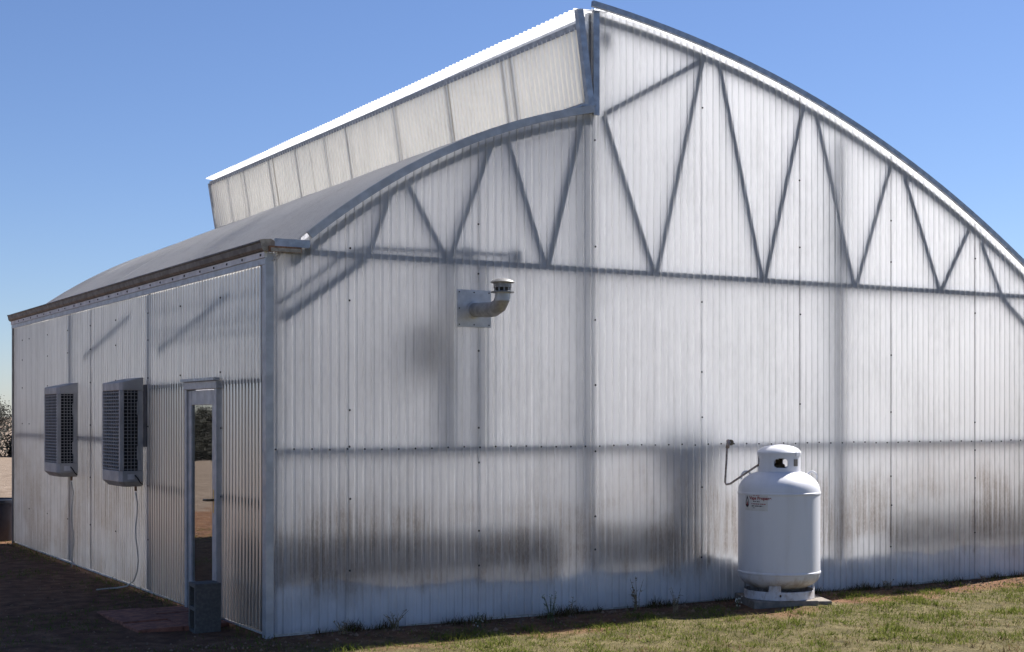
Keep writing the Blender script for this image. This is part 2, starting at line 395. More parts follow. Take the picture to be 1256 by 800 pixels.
# --- roof sheets
def arcplace(fn):
    def pl(u, x, h):
        z = fn(x); d = (fn(x + .01) - fn(x - .01)) / .02; n = Vector((-d, 0, 1)).normalized()
        return (x + n.x * h, u, z + n.z * h - .016 * max(0, u) * max(0, z - 2.9) / 2)      # the roof drops a little towards the back
    return pl
Y0, Y1 = -.055, LEN + .07
nR = 8
for i in range(nR):
    a = Y0 + (Y1 - Y0) * i / nR - (.02 if i else 0); b_ = Y0 + (Y1 - Y0) * (i + 1) / nR
    sheet('roof_panel', a, b_, lambda u: .03, lambda u: SPLIT - .02, arcplace(arcL), M['roof_left'], GH, .012 + (i % 2) * .003, rows=18)
    sheet('roof_panel', max(a, -.02), min(b_, LEN + .01), lambda u: SPLIT + .07, lambda u: 8.78, arcplace(arcR), M['roof'], GH, -.014 + (i % 2) * .003, rows=22)
    # drip hood folded over the open vent, and the vent flap sheets
    sheet('vent_hood_panel', a, b_ + (.03 if i == nR - 1 else 0), lambda u: 2.688 - .012 * u, lambda u: 3.02, lambda u, w, h: (w, u, 5.048 + .05 * (w - 2.615) - (.012 + .012 * (w - 2.65)) * max(0, u) + h), M['hood'], GH, (i % 2) * .003)
# --- gable trusses and frame, right behind the front sheets
FY = .0235                                                       # centre of members; front face 9 mm behind the sheet
def member(name, p, q, w=.045, d=.05, mat='inner', parent=GH, y=FY):
    return MB().bar((p[0], y, p[1]), (q[0], y, q[1]), w, d).build(name, M[mat], parent)
truss = MB().bar((.05, FY, 2.883), (WID - .05, FY, 2.883), .05, .05).build('truss_chord', M['inner'], GH)
def arcbar(fn, x0, x1, off, w, d, y, n=30):
    mb = MB(); P = []
    for i in range(n + 1):
        x = x0 + (x1 - x0) * i / n; dz = (fn(x + .01) - fn(x - .01)) / .02; nn = Vector((-dz, 0, 1)).normalized(); P.append((Vector((x, y, fn(x))) + nn * off, nn))
    for c, nn in P:
        for a, b_ in ((-1, -1), (1, -1), (1, 1), (-1, 1)): mb.v.append(tuple(c + nn * a * w / 2 + Vector((0, b_ * d / 2, 0))))
    for i in range(n):
        for k in range(4): mb.f.append((i * 4 + k, i * 4 + (k + 1) % 4, i * 4 + 4 + (k + 1) % 4, i * 4 + 4 + k))
    mb.f += [(3, 2, 1, 0), tuple(n * 4 + k for k in range(4))]
    return mb
for yy in (FY, 3.05, 6.1, LEN - .034):
    cl = arcbar(arcL, .12, SPLIT, -.105 - .012 * max(0, yy - 1), .06, .05, yy).build('arch_chord', M['inner'], GH)
    cr = arcbar(arcR, SPLIT + .03, 8.6, -.098 - .018 * max(0, yy - 1), .066, .05, yy).build('arch_chord', M['inner'], GH)
    webs = [((.815, 2.9), (1.02, 3.42)), ((1.15, 3.46), (1.49, 2.9)), ((1.52, 2.9), (1.905, 3.84)), ((2.06, 3.89), (2.415, 2.9)), ((2.45, 2.9), (2.775, 4.1)),
            ((3.0, 4.2), (3.525, 2.9)), ((3.02, 4.22), (4.05, 4.80)), ((3.56, 2.9), (4.06, 4.80)), ((4.245, 4.78), (4.74, 2.9)), ((4.775, 2.9), (5.23, 4.50)),
            ((5.39, 4.46), (5.865, 2.9)), ((5.90, 2.9), (6.345, 4.07)), ((6.52, 4.0), (7.01, 2.9)), ((7.04, 2.9), (7.42, 3.51)), ((7.60, 3.40), (7.895, 2.9))]
    for p, q in webs: member('truss_web', p, q, .05, .048, y=yy - (.001 if yy == FY else 0))
    if yy != FY:
        MB().bar((.05, yy, 2.883), (WID - .05, yy, 2.883), .05, .05).build('truss_chord', M['inner'], GH)
# posts
for x, w in ((.075, .10), (2.885, .11), (5.70, .13), (WID - .08, .1)):
    top = 2.86 if x < 1 or x > 8 else (4.12 if x < 3 else 4.28)
    MB().box((x - w / 2, .075, 0), (x + w / 2, .16, top)).build('post', M['inner'], GH)
for x in (1.565, 1.85):
    MB().box((x - .05, .062, 1.42), (x + .05, .12, 2.855)).build('post', M['inner'], GH)
for y in (3.1, 6.12):
    MB().box((.03, y - .06, 0), (.10, y + .06, 2.8)).build('post', M['inner'], GH)
MB().box((2.88, -.034, 4.19), (2.94, -.018, 5.075)).build('vent_post', M['steel'], GH)
MB().box((2.86, .014, 4.16), (2.92, .07, 5.06)).build('vent_post', M['steel'], GH)
MB().box((2.86, LEN - .07, 4.16), (2.92, LEN - .014, 5.06)).build('vent_post', M['steel'], GH)
# rails
MB().box((.12, .016, 1.362), (WID - .12, .055, 1.412)).build('rail', M['inner'], GH)
MB().box((.012, 3.16, 1.385), (.05, LEN - .1, 1.44)).build('rail', M['inner'], GH)
for z in (1.885, .975):
    MB().box((.012, 1.93, z), (.05, 3.04, z + .055)).build('rail', M['inner'], GH)
    MB().box((.012, .13, z), (.05, 1.02, z + .055)).build('rail', M['inner'], GH)
for z in (2.60, 2.42, 2.32):
    MB().box((.085, .16, z), (.115, 3.03, z + .028)).build('rail', M['inner'], GH)
# braces and conduit
member('brace', (.13, 2.38), (.80, 2.86), .06, .04)
member('brace', (7.90, 2.86), (8.55, 2.38), .06, .04)
for (ya, za, yb, zb) in ((2.80, 2.24, .85, 2.62), (5.5, 2.28, 3.7, 2.62)):
    MB().bar((.045, ya, za), (.045, yb, zb), .05, .05, (1, 0, 0)).build('brace', M['inner'], GH)
MB().tube([(.10, .019, 2.49), (.62, .019, 2.88), (.70, .019, 2.925), (.80, .019, 2.95), (1.1, .019, 2.955), (2.05, .019, 2.967)], .017, 8).build('conduit', M['inner'], GH, True)
MB().box((1.66, .02, 2.92), (1.76, .09, 3.01)).build('conduit_box', M['inner'], GH)
MB().box((2.09, .02, 2.92), (2.21, .09, 3.01)).build('conduit_box', M['inner'], GH)
# purlins under the roof
for fn, xx in ((arcL, (.9, 1.75, 2.5)), (arcR, (3.9, 5.0, 6.1, 7.2, 8.1))):
    for x in xx:
        z = fn(x) - .16; MB().box((x - .025, .07, z - .025), (x + .025, LEN - .07, z + .025)).build('purlin', M['inner'], GH)
MB().box((2.86, .075, 4.15), (2.92, LEN - .075, 4.21)).build('purlin', M['inner'], GH)
MB().box((2.86, .075, 4.98), (2.92, LEN - .075, 5.04)).build('purlin', M['inner'], GH)
# --- trims
lt = arcbar(arcL, .30, SPLIT - .0, -.012, .062, .03, -.045).build('arch_trim', M['alu'], GH)
rt = arcbar(arcR, SPLIT - .01, 8.75, .0, .048, .035, -.045).build('arch_trim', M['steel'], GH)
MB().box((-.024, -.026, -.02), (.032, -.020, 2.86)).box((-.030, -.026, -.02), (-.024, .05, 2.86)).build('corner_trim', M['alu'], GH)
MB().box((-.030, LEN - .05, 0), (-.024, LEN + .03, 2.86)).box((-.024, LEN + .024, 0), (.04, LEN + .03, 2.86)).build('corner_trim', M['gutter'], GH)
# eave of the left wall: aluminium angle, white fascia with rivets, dark gutter
MB().box((-.036, -.028, 2.775), (-.020, LEN + .02, 2.822)).build('eave_trim', M['alu'], GH)
fas = MB().box((-.044, -.028, 2.824), (-.020, LEN + .02, 2.868)).build('fascia', M['white'], GH)
screws([(-.044, .05 + .36 * k + random.uniform(-.04, .04), 2.846) for k in range(25)], (-1, 0, 0), fas, .011)
mb = MB(); prof = [(-.022, 2.872), (-.055, 2.872), (-.070, 2.89), (-.078, 2.930), (-.088, 2.937), (-.088, 2.947), (-.070, 2.947), (-.062, 2.90), (-.05, 2.884), (-.022, 2.884)]
n = len(prof)
for y in (-.05, LEN + .03): mb.v += [(x, y, z) for x, z in prof]
mb.f = [(i, (i + 1) % n, n + (i + 1) % n, n + i) for i in range(n)] + [tuple(range(n))[::-1], tuple(range(n, 2 * n))]
gut = mb.build('gutter', M['gutter'], GH)
for y in (-.054, LEN + .032):
    e_ = MB(); pr = [(-.088, 2.952), (-.080, 2.93), (-.072, 2.888), (-.055, 2.868), (-.0, 2.868), (.03, 2.9), (.03, 2.945), (0, 2.962)]
    e_.v = [(x, y, z) for x, z in pr] + [(x, y + .004, z) for x, z in pr]; q = len(pr)
    e_.f = [tuple(range(q)), tuple(range(q, 2 * q))[::-1]] + [(i, q + i, q + (i + 1) % q, (i + 1) % q) for i in range(q)]
    e_.build('gutter_end_cap', M['tan'] if y < 0 else M['gutter'], gut)
MB().box((-.018, -.05, 2.872), (.03, LEN + .02, 2.90)).build('gutter_strap', M['gutter'], gut)
MB().box((.034, -.052, 2.910), (.31, -.034, 2.968)).build('flashing', M['steel'], GH)
MB().box((-.02, -.075, 2.868), (.235, -.03, 2.908)).build('soffit_plank', M['wood'], GH)
MB().box((-.01, -.082, 2.866), (.225, -.0755, 2.894)).build('plank_edge', M['tan'], GH)
# skirt boards inside the foot of the gable, uneven top
for i, (a, b_) in enumerate(zip(seams, seams[1:])):
    cs = np.linspace(a + .06 if i == 0 else a + .002, b_ - .002, 26); mb = MB()
    for x in cs:
        t = .33 + .14 * noise.noise((x * 1.1, 5, 0)) + .05 * noise.noise((x * 5, 1, 0))
        mb.v += [(x, .016, .012), (x, .016, t), (x, .020, t), (x, .020, .012)]
    for k in range(25):
        for q in range(4): mb.f.append((k * 4 + q, k * 4 + (q + 1) % 4, k * 4 + 4 + (q + 1) % 4, k * 4 + 4 + q))
    mb.build('skirt_board', M['board'], GH)
# --- vent flap leaning out of the ridge opening
fn_ = Vector((-.97, 0, -.2)).normalized()
def fb(u): return Vector((2.845 - .012 * u, u, 4.285 - .010 * u))
def ft(u): return Vector((2.752 - .014 * u, u, 4.930 - .006 * u))           # the flap stands open a little wider at the far end
FL = empty('vent_flap'); FL.parent = GH
EF = LEN
for i in range(nR):
    a = .02 + (EF - .02) * i / nR - (.02 if i else 0); b_ = .02 + (EF - .02) * (i + 1) / nR
    sheet('flap_panel', a, b_, lambda u: 0, lambda u: 1, lambda u, w, h: tuple(fb(u).lerp(ft(u), w) + fn_ * (h + .004)), M['flap'], FL, (i % 2) * .0025)
for y in (1.12, 1.27, 2.35, 3.5, 4.7, 5.3, 6.15, 7.0, 7.9, 8.5):
    MB().bar(fb(y).lerp(ft(y), .03) - fn_ * .025, fb(y).lerp(ft(y), .97) - fn_ * .025, .032, .03, fn_).build('flap_stile', M['inner'], FL)
MB().bar(ft(-.02), ft(EF + .02), .05, .03, fn_).build('flap_rail', M['steel'], FL)
MB().bar(fb(-.02), fb(EF + .02), .035, .045, fn_).build('flap_rail', M['steel'], FL)
for y, ex in ((-.028, 1.20), (EF + .03, 1.0)):
    MB().bar(fb(y).lerp(ft(y), -.05), fb(y).lerp(ft(y), ex), .05, .06, fn_).build('flap_end_bar', M['steel'], FL)
mb = MB()
for k in range(2):
    u = (Y0, Y1)[k]; mb.v += [(2.755 - .012 * u, u, 4.247 - .012 * u), (2.90, u, 4.262 - .012 * u), (2.90, u, 4.276 - .012 * u), (2.755 - .012 * u, u, 4.261 - .012 * u)]
mb.f = [(q, (q + 1) % 4, 4 + (q + 1) % 4, 4 + q) for q in range(4)] + [(3, 2, 1, 0), (4, 5, 6, 7)]
mb.build('vent_sill', M['steel'], GH)
# vent actuator behind the gable near the ridge
MB().box((2.99, .03, 4.80), (3.09, .12, 4.92)).build('vent_motor', M['inner'], GH)
# --- door
D0, D1, DH = 1.055, 1.885, 1.925
DR = empty('door'); DR.parent = GH
MB().box((-.045, D0, -.01), (.04, D0 + .055, DH)).build('door_jamb', M['alu'], DR, bevel=.004)
MB().box((-.045, D1 - .055, -.01), (.04, D1, DH)).build('door_jamb', M['alu'], DR, bevel=.004)
MB().box((-.052, D0 - .01, DH - .055), (.04, D1 + .01, DH + .01)).build('door_head', M['alu'], DR, bevel=.004)
MB().box((-.075, D0 - .02, DH + .012), (-.022, D1 + .02, DH + .035)).build('drip_cap', M['steel'], DR)
ya, yb = D0 + .06, D1 - .06
for a, b_, c_, d_ in ((ya, ya + .085, .02, 1.86), (yb - .085, yb, .02, 1.86)):
    MB().box((-.030, a, c_), (.005, b_, d_)).build('door_stile', M['alu'], DR, bevel=.003)
for z0, z1 in ((.02, .25), (1.74, 1.86)):
    MB().box((-.028, ya + .087, z0), (.003, yb - .087, z1)).build('door_rail', M['alu'], DR, bevel=.003)
MB().box((-.014, ya + .08, .245), (-.008, yb - .08, 1.745)).build('door_glass', M['glass'], DR)
for z in (1.685, 1.62):
    MB().box((-.006, ya + .088, z), (.002, yb - .088, z + .012)).build('glazing_bar', M['white'], DR)
h_ = MB().box((-.036, ya + .01, .86), (-.0305, ya + .055, 1.05)).build('handle_plate', M['brass'], DR, bevel=.002)
MB().tube([(-.036, ya + .03, .965), (-.075, ya + .03, .965), (-.085, ya + .045, .965), (-.085, ya + .13, .962)], .010, 8).build('handle_lever', M['valve'], DR, True)

# ------------------------------------------------------------------ dim things inside that shade the sheets
t = tag(empty('planting_bench', (1.35, .47, 0)), 'long brown planting bench, a dark band low behind the gable nearest the corner', 'bench')
MB().box((-1.25, -.34, .40), (1.27, .33, .74)).build('bench_bed', M['bench'], t)
MB().box((-1.22, -.34, .742), (1.24, .30, .80)).build('soil', M['soil'], t)
for x in (-1.1, 1.1):
    for y in (-.3, .25): MB().box((x - .04, y - .04, .012), (x + .04, y + .04, .40)).build('leg', M['bench'], t)
t = tag(empty('planting_bench', (3.42, .55, 0)), 'short dark planting bench seen dimly through the gable left of the propane tank', 'bench')
MB().box((-.50, -.40, .36), (.55, .3, .80)).build('bench_bed', M['bench'], t)
for x in (-.4, .45):
    for y in (-.3, .22): MB().box((x - .04, y - .04, .012), (x + .04, y + .04, .36)).build('leg', M['bench'], t)
t = tag(empty('planting_bench', (7.35, .55, 0)), 'planting bench showing as a brown blur through the gable at the right edge', 'bench')
MB().box((-1.05, -.36, .34), (1.1, .3, .80)).build('bench_bed', M['bench'], t)
for x in (-.9, .9):
    for y in (-.3, .22): MB().box((x - .04, y - .04, .012), (x + .04, y + .04, .34)).build('leg', M['bench'], t)
t = tag(empty('stove_heater', (3.95, .19, 0)), 'mushroom-shaped heater silhouette behind the sheets left of the gas pipe', 'heater')
MB().lathe([(0, .012), (.17, .012), (.17, .05), (.15, .06), (.15, 1.12), (.0, 1.12)], n=24).build('heater_body', M['heater'], t, autosm=.6).scale = (1.3, .55, 1)
MB().lathe([(0, 1.122), (.16, 1.122), (.30, 1.25), (.31, 1.44), (.24, 1.53), (.0, 1.56)], n=24).build('heater_hood', M['heater'], t, autosm=.6).scale = (1.15, .38, 1)
tag(MB().box((1.28, .11, 1.98), (1.45, .22, 2.40)).build('control_box', M['bench'], None), 'brownish box-shaped shadow behind the gable left of the flue plate', 'box')

# ------------------------------------------------------------------ flue on the gable
t = tag(empty('flue_vent', (1.73, -.019, 2.51)), 'metal flue elbow with round cap on a square plate high on the gable', 'flue')
pl_ = MB().box((-.155, -.012, -.15), (.157, -.001, .15)).build('mounting_plate', M['plate'], t, bevel=.002)
screws([(x, -.012, z) for x in (-.135, 0, .137) for z in (-.13, .13)] + [(-.135, -.012, 0), (.137, -.012, 0)], (0, -1, 0), pl_, .006)
r = .058
MB().tube([(0, -.012, -.012), (0, -.03, -.012)], .068, 24).build('pipe_collar', M['plate'], t, autosm=.6)
pp = [(0, -.03, -.012), (0, -.21, -.022)]
MB().tube(pp, r, 24).build('pipe', M['flue'], t, autosm=.6)
el = [(0, -.19, -.022), (0, -.33, -.026), (0, -.42, .0), (0, -.462, .045), (0, -.468, .07)]
MB().tube(el, [r * 1.03] * 5, 24).build('elbow', M['flue'], t, autosm=.35)
cz = .03
MB().lathe([(.061, 0), (.061, .065), (.058, .068)], (0, -.468, cz), 28).build('riser', M['alu'], t, autosm=.6)
MB().lathe([(.058, .066), (.092, .064), (.092, .072), (.060, .078)], (0, -.468, cz), 28).build('lower_disc', M['cap'], t, autosm=.4)
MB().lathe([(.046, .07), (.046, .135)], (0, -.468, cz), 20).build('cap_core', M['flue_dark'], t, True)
for k in range(10):
    a = 2 * PI * k / 10
    MB().bar((.064 * math.cos(a), -.468 + .064 * math.sin(a), cz + .076), (.064 * math.cos(a), -.468 + .064 * math.sin(a), cz + .108), .012, .004, (math.cos(a), math.sin(a), 0)).build('cap_post', M['cap'], t)
MB().lathe([(.070, .104), (.070, .146)], (0, -.468, cz), 28).build('cap_band', M['cap'], t, True)
MB().lathe([(.070, .142), (.092, .140), (.094, .146), (.078, .160), (.05, .170), (.001, .176)], (0, -.468, cz), 28).build('cap_lid', M['cap'], t, autosm=.5)

# ------------------------------------------------------------------ propane tank
TX, TY, TZ = 4.55, -.455, .062
tk = tag(empty('propane_tank', (TX, TY, TZ)), 'white upright propane tank with domed collar on a concrete slab', 'propane tank')
R0 = .356
zb, zt_ = .215, .925
prof = []
for k in range(9):
    a = PI / 2 * k / 8; prof.append((max(.001, R0 * math.sin(a) ** .75), zb - .15 * math.cos(a) ** 1.0))
prof += [(R0, zb), (R0 + .005, zb + .006), (R0 + .005, zb + .018), (R0, zb + .024)]
prof += [(R0, zt_ - .024), (R0 + .005, zt_ - .018), (R0 + .005, zt_ - .006), (R0, zt_)]
for k in range(1, 11):
    a = PI / 2 * k / 10; prof.append((max(.001, R0 * math.cos(a) ** .72), zt_ + .19 * math.sin(a)))
body = MB().lathe(prof, n=72).build('tank_body', M['tank'], tk, autosm=.5)
# foot ring with cut-outs and drain hole
CA = math.atan2(-9.66, -8.38)             # direction towards the camera
def shell(name, r, z0, z1, hole, mat, parent, n=144, rows=16, th=.005):
    mb = MB()
    for j in range(rows + 1):
        for k in range(n): a = 2 * PI * k / n; mb.v.append((r * math.cos(a), r * math.sin(a), z0 + (z1 - z0) * j / rows))
    for j in range(rows):
        for k in range(n):
            a = 2 * PI * (k + .5) / n; z = z0 + (z1 - z0) * (j + .5) / rows
            d = (a - CA + PI) % (2 * PI) - PI
            if not hole(d, z): mb.f.append((j * n + k, j * n + (k + 1) % n, (j + 1) * n + (k + 1) % n, (j + 1) * n + k))
    o = mb.build(name, mat, parent, True); s_ = o.modifiers.new('solid', 'SOLIDIFY'); s_.thickness = th; return o
def foothole(d, z):
    q = ((d + .12 + PI / 4) % (PI / 2)) - PI / 4
    return (z > .072 and abs(abs(q) - PI / 4) > .0 and abs(q) > .16) or (((d - .05) / .030) ** 2 + ((z - .042) / .012) ** 2 < 1)
shell('foot_ring', .305, .0, .125, foothole, M['tank'], tk, rows=24)
def colhole(d, z):
    def oval(c, hw, z0, hh): return (abs(d - c) / hw) ** 3 + (abs(z - z0) / hh) ** 3 < 1
    return oval(.10, .33, 1.175, .040) or oval(-1.45, .30, 1.185, .05) or oval(2.6, .35, 1.175, .042)
shell('collar', .186, 1.085, 1.262, colhole, M['tank'], tk, n=180, rows=24)
lid = MB().lathe([(.186, 1.245), (.1925, 1.246), (.1935, 1.268), (.188, 1.276), (.16, 1.303), (.12, 1.320), (.06, 1.332), (.001, 1.336)], n=60).build('lid', M['tank'], tk, autosm=.5)
a = CA + .87
MB().bar((.187 * math.cos(a), .187 * math.sin(a), 1.15), (.187 * math.cos(a), .187 * math.sin(a), 1.21), .045, .006, (math.cos(a), math.sin(a), 0)).build('latch_plate', M['concrete'], tk)
a = CA + .98
MB().bar((.193 * math.cos(a), .193 * math.sin(a), 1.235), (.193 * math.cos(a), .193 * math.sin(a), 1.272), .06, .012, (math.cos(a), math.sin(a), 0)).build('lid_hinge', M['tank'], tk, bevel=.003)
v_ = MB().lathe([(.0, 1.08), (.055, 1.08), (.05, 1.16), (.03, 1.17), (.03, 1.21), (.045, 1.215), (.045, 1.23), (0, 1.235)], n=16).build('valve', M['valve'], tk, autosm=.5)
MB().lathe([(.0, 1.08), (.184, 1.08)], n=40).build('collar_floor', M['dark'], tk)
for s_ in (-1, 1):
    a = CA + s_ * PI / 2 + .05; c0 = Vector((math.cos(a), math.sin(a), 0)); P = []
    for k in range(13):
        b_ = PI * (-.12 + 1.24 * k / 12); P.append(Vector(c0 * (.285 - .042 * math.cos(b_))) + Vector((0, 0, 1.048 + .052 * math.sin(b_))))
    MB().tube(P, .0085, 8).build('lifting_lug', M['tank'], tk, True)
# sticker curved on the body
def wrap(o, R_, ac, zc):
    for v in o.data.vertices:
        x, y, z = v.co; a = ac + x / R_; v.co = (math.cos(a) * (R_ + z), math.sin(a) * (R_ + z), zc + y)
AS, ZS = CA - .60, .845
mb = MB(); nS = 12
for i in range(nS + 1):
    for j in (0, 1): mb.v.append((-.118 + .236 * i / nS, -.075 + .15 * j, .0015))
mb.f = [(2 * i, 2 * i + 2, 2 * i + 3, 2 * i + 1) for i in range(nS)]
st = mb.build('sticker', M['sticker'], body); wrap(st, R0, AS, ZS)
def text(s, size, x, y, mat, shear=0, bold=.0):
    cu = bpy.data.curves.new('t', 'FONT'); cu.body = s; cu.size = size; cu.offset = bold; cu.shear = shear
    to = bpy.data.objects.new('t', cu); COL.objects.link(to)
    bpy.context.view_layer.update(); dg = bpy.context.evaluated_depsgraph_get()
    me = bpy.data.meshes.new_from_object(to.evaluated_get(dg)); bpy.data.objects.remove(to)
    bm = bmesh.new(); bm.from_mesh(me); bmesh.ops.triangulate(bm, faces=bm.faces[:])
    for v in bm.verts: v.co.x += x; v.co.y += y; v.co.z = .0035
    bm.to_mesh(me); bm.free(); me.materials.clear()
    return me
def lettering(s, size, x, y, mat, **kw):
    o = link('lettering', text(s, size, x, y, mat, **kw), mat, body); wrap(o, R0, AS, ZS); return o
lettering('Vaps Propane', .038, -.060, .022, M['red'], bold=.0012)
def strokes(rows, mat, name):
    mb = MB()
    for x0, x1, y, h in rows:
        x = x0
        while x < x1:
            w = random.uniform(.006, .02); w = min(w, x1 - x); n0 = len(mb.v)
            mb.v += [(x, y, .0035), (x + w, y, .0035), (x + w, y + h, .0035), (x, y + h, .0035)]; mb.f.append((n0, n0 + 1, n0 + 2, n0 + 3)); x += w + random.choice((.003, .003, .008))
    o = mb.build(name, mat, body); wrap(o, R0, AS, ZS); return o
strokes([(-.02, .045, .056, .005), (-.04, .10, -.019, .007)], M['red'], 'fine_print')
strokes([(-.02, .045, .002, .007), (-.035, .075, -.038, .009), (-.02, .0, -.052, .005)], M['ink'], 'fine_print')
# flame drop emblem: outer drop outline and inner drop
def drop(cx_, cy_, w, h, inner=None, mat=None):
    n = 28; P = []
    for k in range(n):
        t_ = 2 * PI * k / n; P.append((math.sin(t_) * w * (math.sin(t_ / 2) ** 1.5), math.cos(t_) * h))
    mb = MB(); mb.v = [(cx_ + x, cy_ + y, .0035) for x, y in P]
    if inner:
        mb.v += [(cx_ + x * inner, cy_ + y * inner - h * .06, .0035) for x, y in P]; mb.f = [(k, n + k, n + (k + 1) % n, (k + 1) % n) for k in range(n)]
    else: mb.f = [tuple(range(n))[::-1]]
    o = mb.build('flame_emblem', mat, body); wrap(o, R0, AS, ZS)
drop(-.088, .006, .030, .052, .62, M['ink']); drop(-.088, -.016, .014, .028, None, M['red'])

# slab under the tank (two rough pieces)
sl1 = tag(MB().box((-.31, -.30, -.10), (.26, .33, 0)).build('concrete_slab', M['concrete'], bevel=.008), 'square concrete slab directly under the propane tank', 'slab')
sl2 = tag(MB().box((.27, -.24, -.10), (.40, .27, -.012)).build('concrete_slab', M['concrete'], bevel=.008), 'narrow concrete slab sticking out right of the propane tank foot', 'slab')
for o in (sl1, sl2): o.location = (TX, TY, TZ); o.rotation_euler = (0, 0, math.radians(-24))
# gas pipe
gp = tag(empty('gas_pipe', (4.35, 0, 0)), 'thin rusty gas pipe bending from the gable wall down and up to the tank', 'pipe')
MB().tube([(0, -.03, 1.41), (-.08, -.11, 1.41), (-.10, -.13, 1.40), (-.12, -.135, 1.36), (-.155, -.15, 1.06), (-.148, -.16, 1.043), (-.12, -.18, 1.05), (.03, -.37, 1.215), (.10, -.40, 1.24)], .009, 10).build('pipe', M['pipe'], gp, True)
MB().tube([(0, -.015, 1.41), (-.004, -.05, 1.41)], .026, 12).build('wall_fitting', M['valve'], gp, autosm=.6)
MB().tube([(-.085, -.105, 1.425), (-.10, -.13, 1.415), (-.118, -.135, 1.365)], .017, 12).build('pipe_elbow', M['pipe'], gp, True)

# ------------------------------------------------------------------ evaporative coolers on the left wall
def cooler():
    t = empty('wall_cooler'); D, Wd, z0, z1 = .225, .64, 1.005, 2.03       # local: -x out, +y along the wall
    c = .03
    plan = [(-.0, 0), (-D + c, 0), (-D, c), (-D, Wd - c), (-D + c, Wd), (0, Wd)]
    def ring(inset, z): 
        out = []
        for x, y in plan: out.append((min(0, x + (inset if x < 0 else 0)), y + inset if y < Wd / 2 else y - inset, z))
        return out
    def solid(levels, name):
        mb = MB(); n = len(plan)
        for i_, z in levels: mb.v += ring(i_, z)
        for l_ in range(len(levels) - 1):
            for k in range(n): mb.f.append((l_ * n + k, l_ * n + (k + 1) % n, l_ * n + n + (k + 1) % n, l_ * n + n + k)[::-1])
        mb.f += [tuple(range(n)), tuple((len(levels) - 1) * n + k for k in range(n))[::-1]]
        return mb.build(name, M['cooler'], t, bevel=.004)
    top = MB(); n = len(plan)
    rt_ = [(x, y, z1 - .02 - .05 * (-x / D) ) for x, y in plan]; rb = [(x, y, z1 - .145) for x, y in plan]
    top.v = rb + rt_; top.f = [(k, (k + 1) % n, n + (k + 1) % n, n + k)[::-1] for k in range(n)] + [tuple(range(n)), tuple(range(n, 2 * n))[::-1]]
    top.build('top_cap', M['cooler'], t, bevel=.006)
    tray = solid([(.05, z0 - .02), (.0, z0 + .03), (0, z0 + .13)], 'water_tray')
    core = solid([(.035, z0 + .13), (.035, z1 - .145)], 'cooling_pad'); core.data.materials[0] = M['pad']
    za, zb_ = z0 + .13, z1 - .145
    mb = MB()
    for (x, y, w1, w2) in ((-.028, 0, .056, .03), (-D + .0, 0, .045, .045), (-D, Wd - .045, .045, .045), (-.056, Wd - .03, .056, .03)):
        pass
    for nm, a_, b_ in (('corner_post', (-D + .002, .002, za), (-D + .045, .04, zb_)), ('corner_post', (-D + .002, Wd - .04, za), (-D + .045, Wd - .002, zb_)),
                       ('corner_post', (-.05, .002, za), (-.001, .03, zb_)), ('corner_post', (-.05, Wd - .03, za), (-.001, Wd - .002, zb_))):
        MB().box(a_, b_).build(nm, M['cooler'], t, bevel=.006)
    nsl = 23
    ga, gb = MB(), MB()
    for k in range(nsl):
        z = za + (zb_ - za) * (k + .5) / nsl
        ga.bar((-D + .008, .041, z), (-D + .008, Wd - .041, z), .012, .006, (0, 0, 1)); ga.v[-8:] = [(x, y, z_ + (x + D - .008) * .7) for x, y, z_ in ga.v[-8:]]
        gb.bar((-.051, .012, z), (-D + .046, .012, z), .012, .006, (0, 0, 1))
        gb.bar((-.051, Wd - .012, z), (-D + .046, Wd - .012, z), .012, .006, (0, 0, 1))
    for k in range(1, 9):
        y = .041 + (Wd - .082) * k / 9; ga.box((-D + .002, y - .004, za), (-D + .01, y + .004, zb_))
    for k in range(1, 4):
        x = -.051 + (-D + .097) * k / 4; gb.box((x - .0025, .004, za), (x + .0025, .010, zb_)); gb.box((x - .0025, Wd - .010, za), (x + .0025, Wd - .004, zb_))
    tag(ga.build('front_louvre', M['louvre'], t), kind='stuff'); tag(gb.build('side_louvre', M['louvre'], t), kind='stuff')
    for z in (.3, .72): MB().box((-.062, -.003, z0 + z - .07), (-.048, .004, z0 + z + .06)).build('clip', M['cooler'], t)
    MB().box((-.15, -.004, z0 + .05), (-.085, .001, z0 + .10)).build('badge', M['plate'], tray)
    MB().tube([(-.082, -.006, z0 + .09), (-.06, -.02, z0 + .06), (-.035, -.015, z0 + .02), (-.01, -.004, z0 - .0)], .006, 6).build('power_cord', M['cord'], t, True)
    MB().tube([(-.06, .05, z0 - .018), (-.06, .05, z0 - .06)], .012, 8).build('drain_spout', M['wood'], t)
    return t
GRP = 'evaporative coolers on the left wall'
c1 = cooler(); c1.location = (-.020, 3.2, 0); tag(c1, 'grey louvred evaporative cooler on the left wall, nearer the door', 'air cooler', GRP)
c2 = copy_tree(c1); c2.location = (-.020, 5.7, 0); tag(c2, 'grey louvred evaporative cooler on the left wall, farther from the door', 'air cooler', GRP)
tag(MB().box((-.028, 3.085, 1.36), (-.019, 3.185, 1.94)).build('dark_strip', M['gutter']), 'narrow dark strip on the wall beside the nearer cooler', 'board')  # thin dark strip set on the wall sheet next to the cooler
def hose(name, y, label, tail):
    P = [(-.08, y + .05, .93)] + [(-.07 + .012 * math.sin(k * 1.3), y + .05 + .015 * math.sin(k * .9), .93 - .85 * k / 8) for k in range(1, 8)] + tail
    tag(MB().tube(P, .0065, 8).build(name, M['hose'], None, True), label, 'hose')
